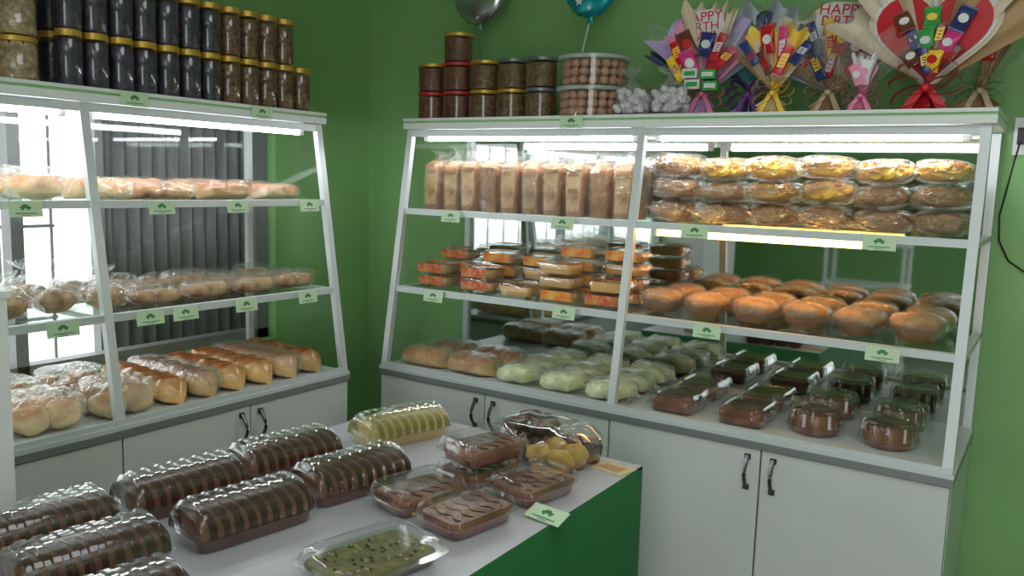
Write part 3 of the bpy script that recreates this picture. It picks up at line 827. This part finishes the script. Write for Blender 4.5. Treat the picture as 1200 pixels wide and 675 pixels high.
balloon('foil_balloon',1.175,2.185,.105,M['balteal'],1.10,True)

# ------------------------------------------------------------------ price tags
def tagmesh():
    b=MB(); w,h=.088,.042
    b.box(-w/2,w/2,-.0012,0,-h/2,h/2,M['tag'])
    y=-.0018
    prof=[(-.018,-.002),(-.018,.004),(-.012,.005),(-.008,.011),(.006,.011),(.011,.005),(.018,.003),(.018,-.002)]
    b.loft([[(p[0]*.8,-.0011,p[1]*.8+.003) for p in prof],[(p[0]*.8,y,p[1]*.8+.003) for p in prof]],M['ink'])
    for x in(-.008,.008):
        c=[(x+.0034*math.cos(k),.001+.0034*math.sin(k)) for k in[2*math.pi*i/10 for i in range(10)]]
        b.loft([[(p[0],-.0011,p[1]-.001) for p in c],[(p[0],y-.0003,p[1]-.001) for p in c]],M['ink'])
    b.box(-.028,.028,y,-.0011,-.013,-.0105,M['ink'])
    b.box(-.012,.012,y,-.0011,-.018,-.0165,M['ink'])
    return b.mesh('price_tag')
tg=tagmesh(); sl=math.atan2(SL,ZT-ZB)
for x,z in((.79,1.342),(1.27,1.342),(1.745,1.342),(2.28,1.342),(.75,1.042),(1.315,1.042),(1.82,1.042),(2.32,1.042)):
    place(tg,'price_tag',(x,yR(z)-.003,z-.004),rot=(-sl,0,R.uniform(-.04,.04)))
place(tg,'price_tag',(1.27,yR(ZT)-.0165,1.682))
for y,z in((-1.76,1.37),(-1.36,1.37),(-1.08,1.37),(-.765,1.37),(-1.70,1.047),(-1.44,1.047),(-1.32,1.047),(-1.09,1.047),(-.82,1.047)):
    place(tg,'price_tag',(xL(z)+.003,y,z-.004),rot=(-sl,0,math.radians(90)+R.uniform(-.04,.04)))
for y in(-1.42,-.95): place(tg,'price_tag',(xL(ZT)+.0165,y,1.682),rot=(0,0,math.radians(90)))
place(tg,'price_tag',(1.812,-1.375,TZ+.012),rot=(math.radians(-68),0,math.radians(-8)),sc=(1.1,1,1.1))
b=MB(); b.box(-.05,.05,-.035,.035,0,.0015,P('card_cream',(.62,.55,.30),.25)); b.box(-.035,.03,-.02,.02,.0015,.002,P('card_print',(.45,.25,.12),.4)); b.obj('paper_card',(1.778,-.985,TZ+.0005),-.2)
# ------------------------------------------------------------------ outlet and cable on the right
b=MB(); b.box(2.550,2.62,.055,.07,1.60,1.71,M['white']); b.box(2.560,2.60,.045,.056,1.63,1.68,M['black'])
b.tube([(2.57,.045,1.64),(2.56,.03,1.58),(2.548,.04,1.50),(2.535,.05,1.42),(2.54,.055,1.34),(2.57,.06,1.28),(2.63,.06,1.24)],.0028,M['black'])
b.obj('wall_socket_with_cable')
# ------------------------------------------------------------------ lights
def added_fill_panel(x,y,s):  # unseen glowing panel, added overhead to brighten the interior; not a known lamp
    b=MB(); b.box(-.62,.62,-.62,.62,0.01,.04,M['house']); b.box(-.6,.6,-.6,.6,0,.01,emit('added_fill_glow',(.97,.98,1),s))
    b.obj('added_ceiling_fill',(x,y,H-.041))
added_fill_panel(2.7,-2.0,3.8); added_fill_panel(2.7,-4.0,2.4)
w=bpy.data.worlds.new('World'); scene.world=w; w.use_nodes=True
bg=w.node_tree.nodes['Background']; bg.inputs[0].default_value=(.96,.98,1,1); bg.inputs[1].default_value=3.5

# ------------------------------------------------------------------ camera
cam=bpy.data.cameras.new('camera'); co=bpy.data.objects.new('camera',cam); COL.objects.link(co)
cam.sensor_width=36; cam.lens=29.4; cam.clip_start=.02
r=Vector((.8344,.5505,.0299)); d=Vector((.0953,-.0906,-.9914)); f=Vector((-.5429,.8299,-.1281))
m=Matrix((( r.x,-d.x,-f.x),(r.y,-d.y,-f.y),(r.z,-d.z,-f.z))).to_4x4()
m.translation=Vector((2.7,-2.9,1.48)); co.matrix_world=m
scene.camera=co
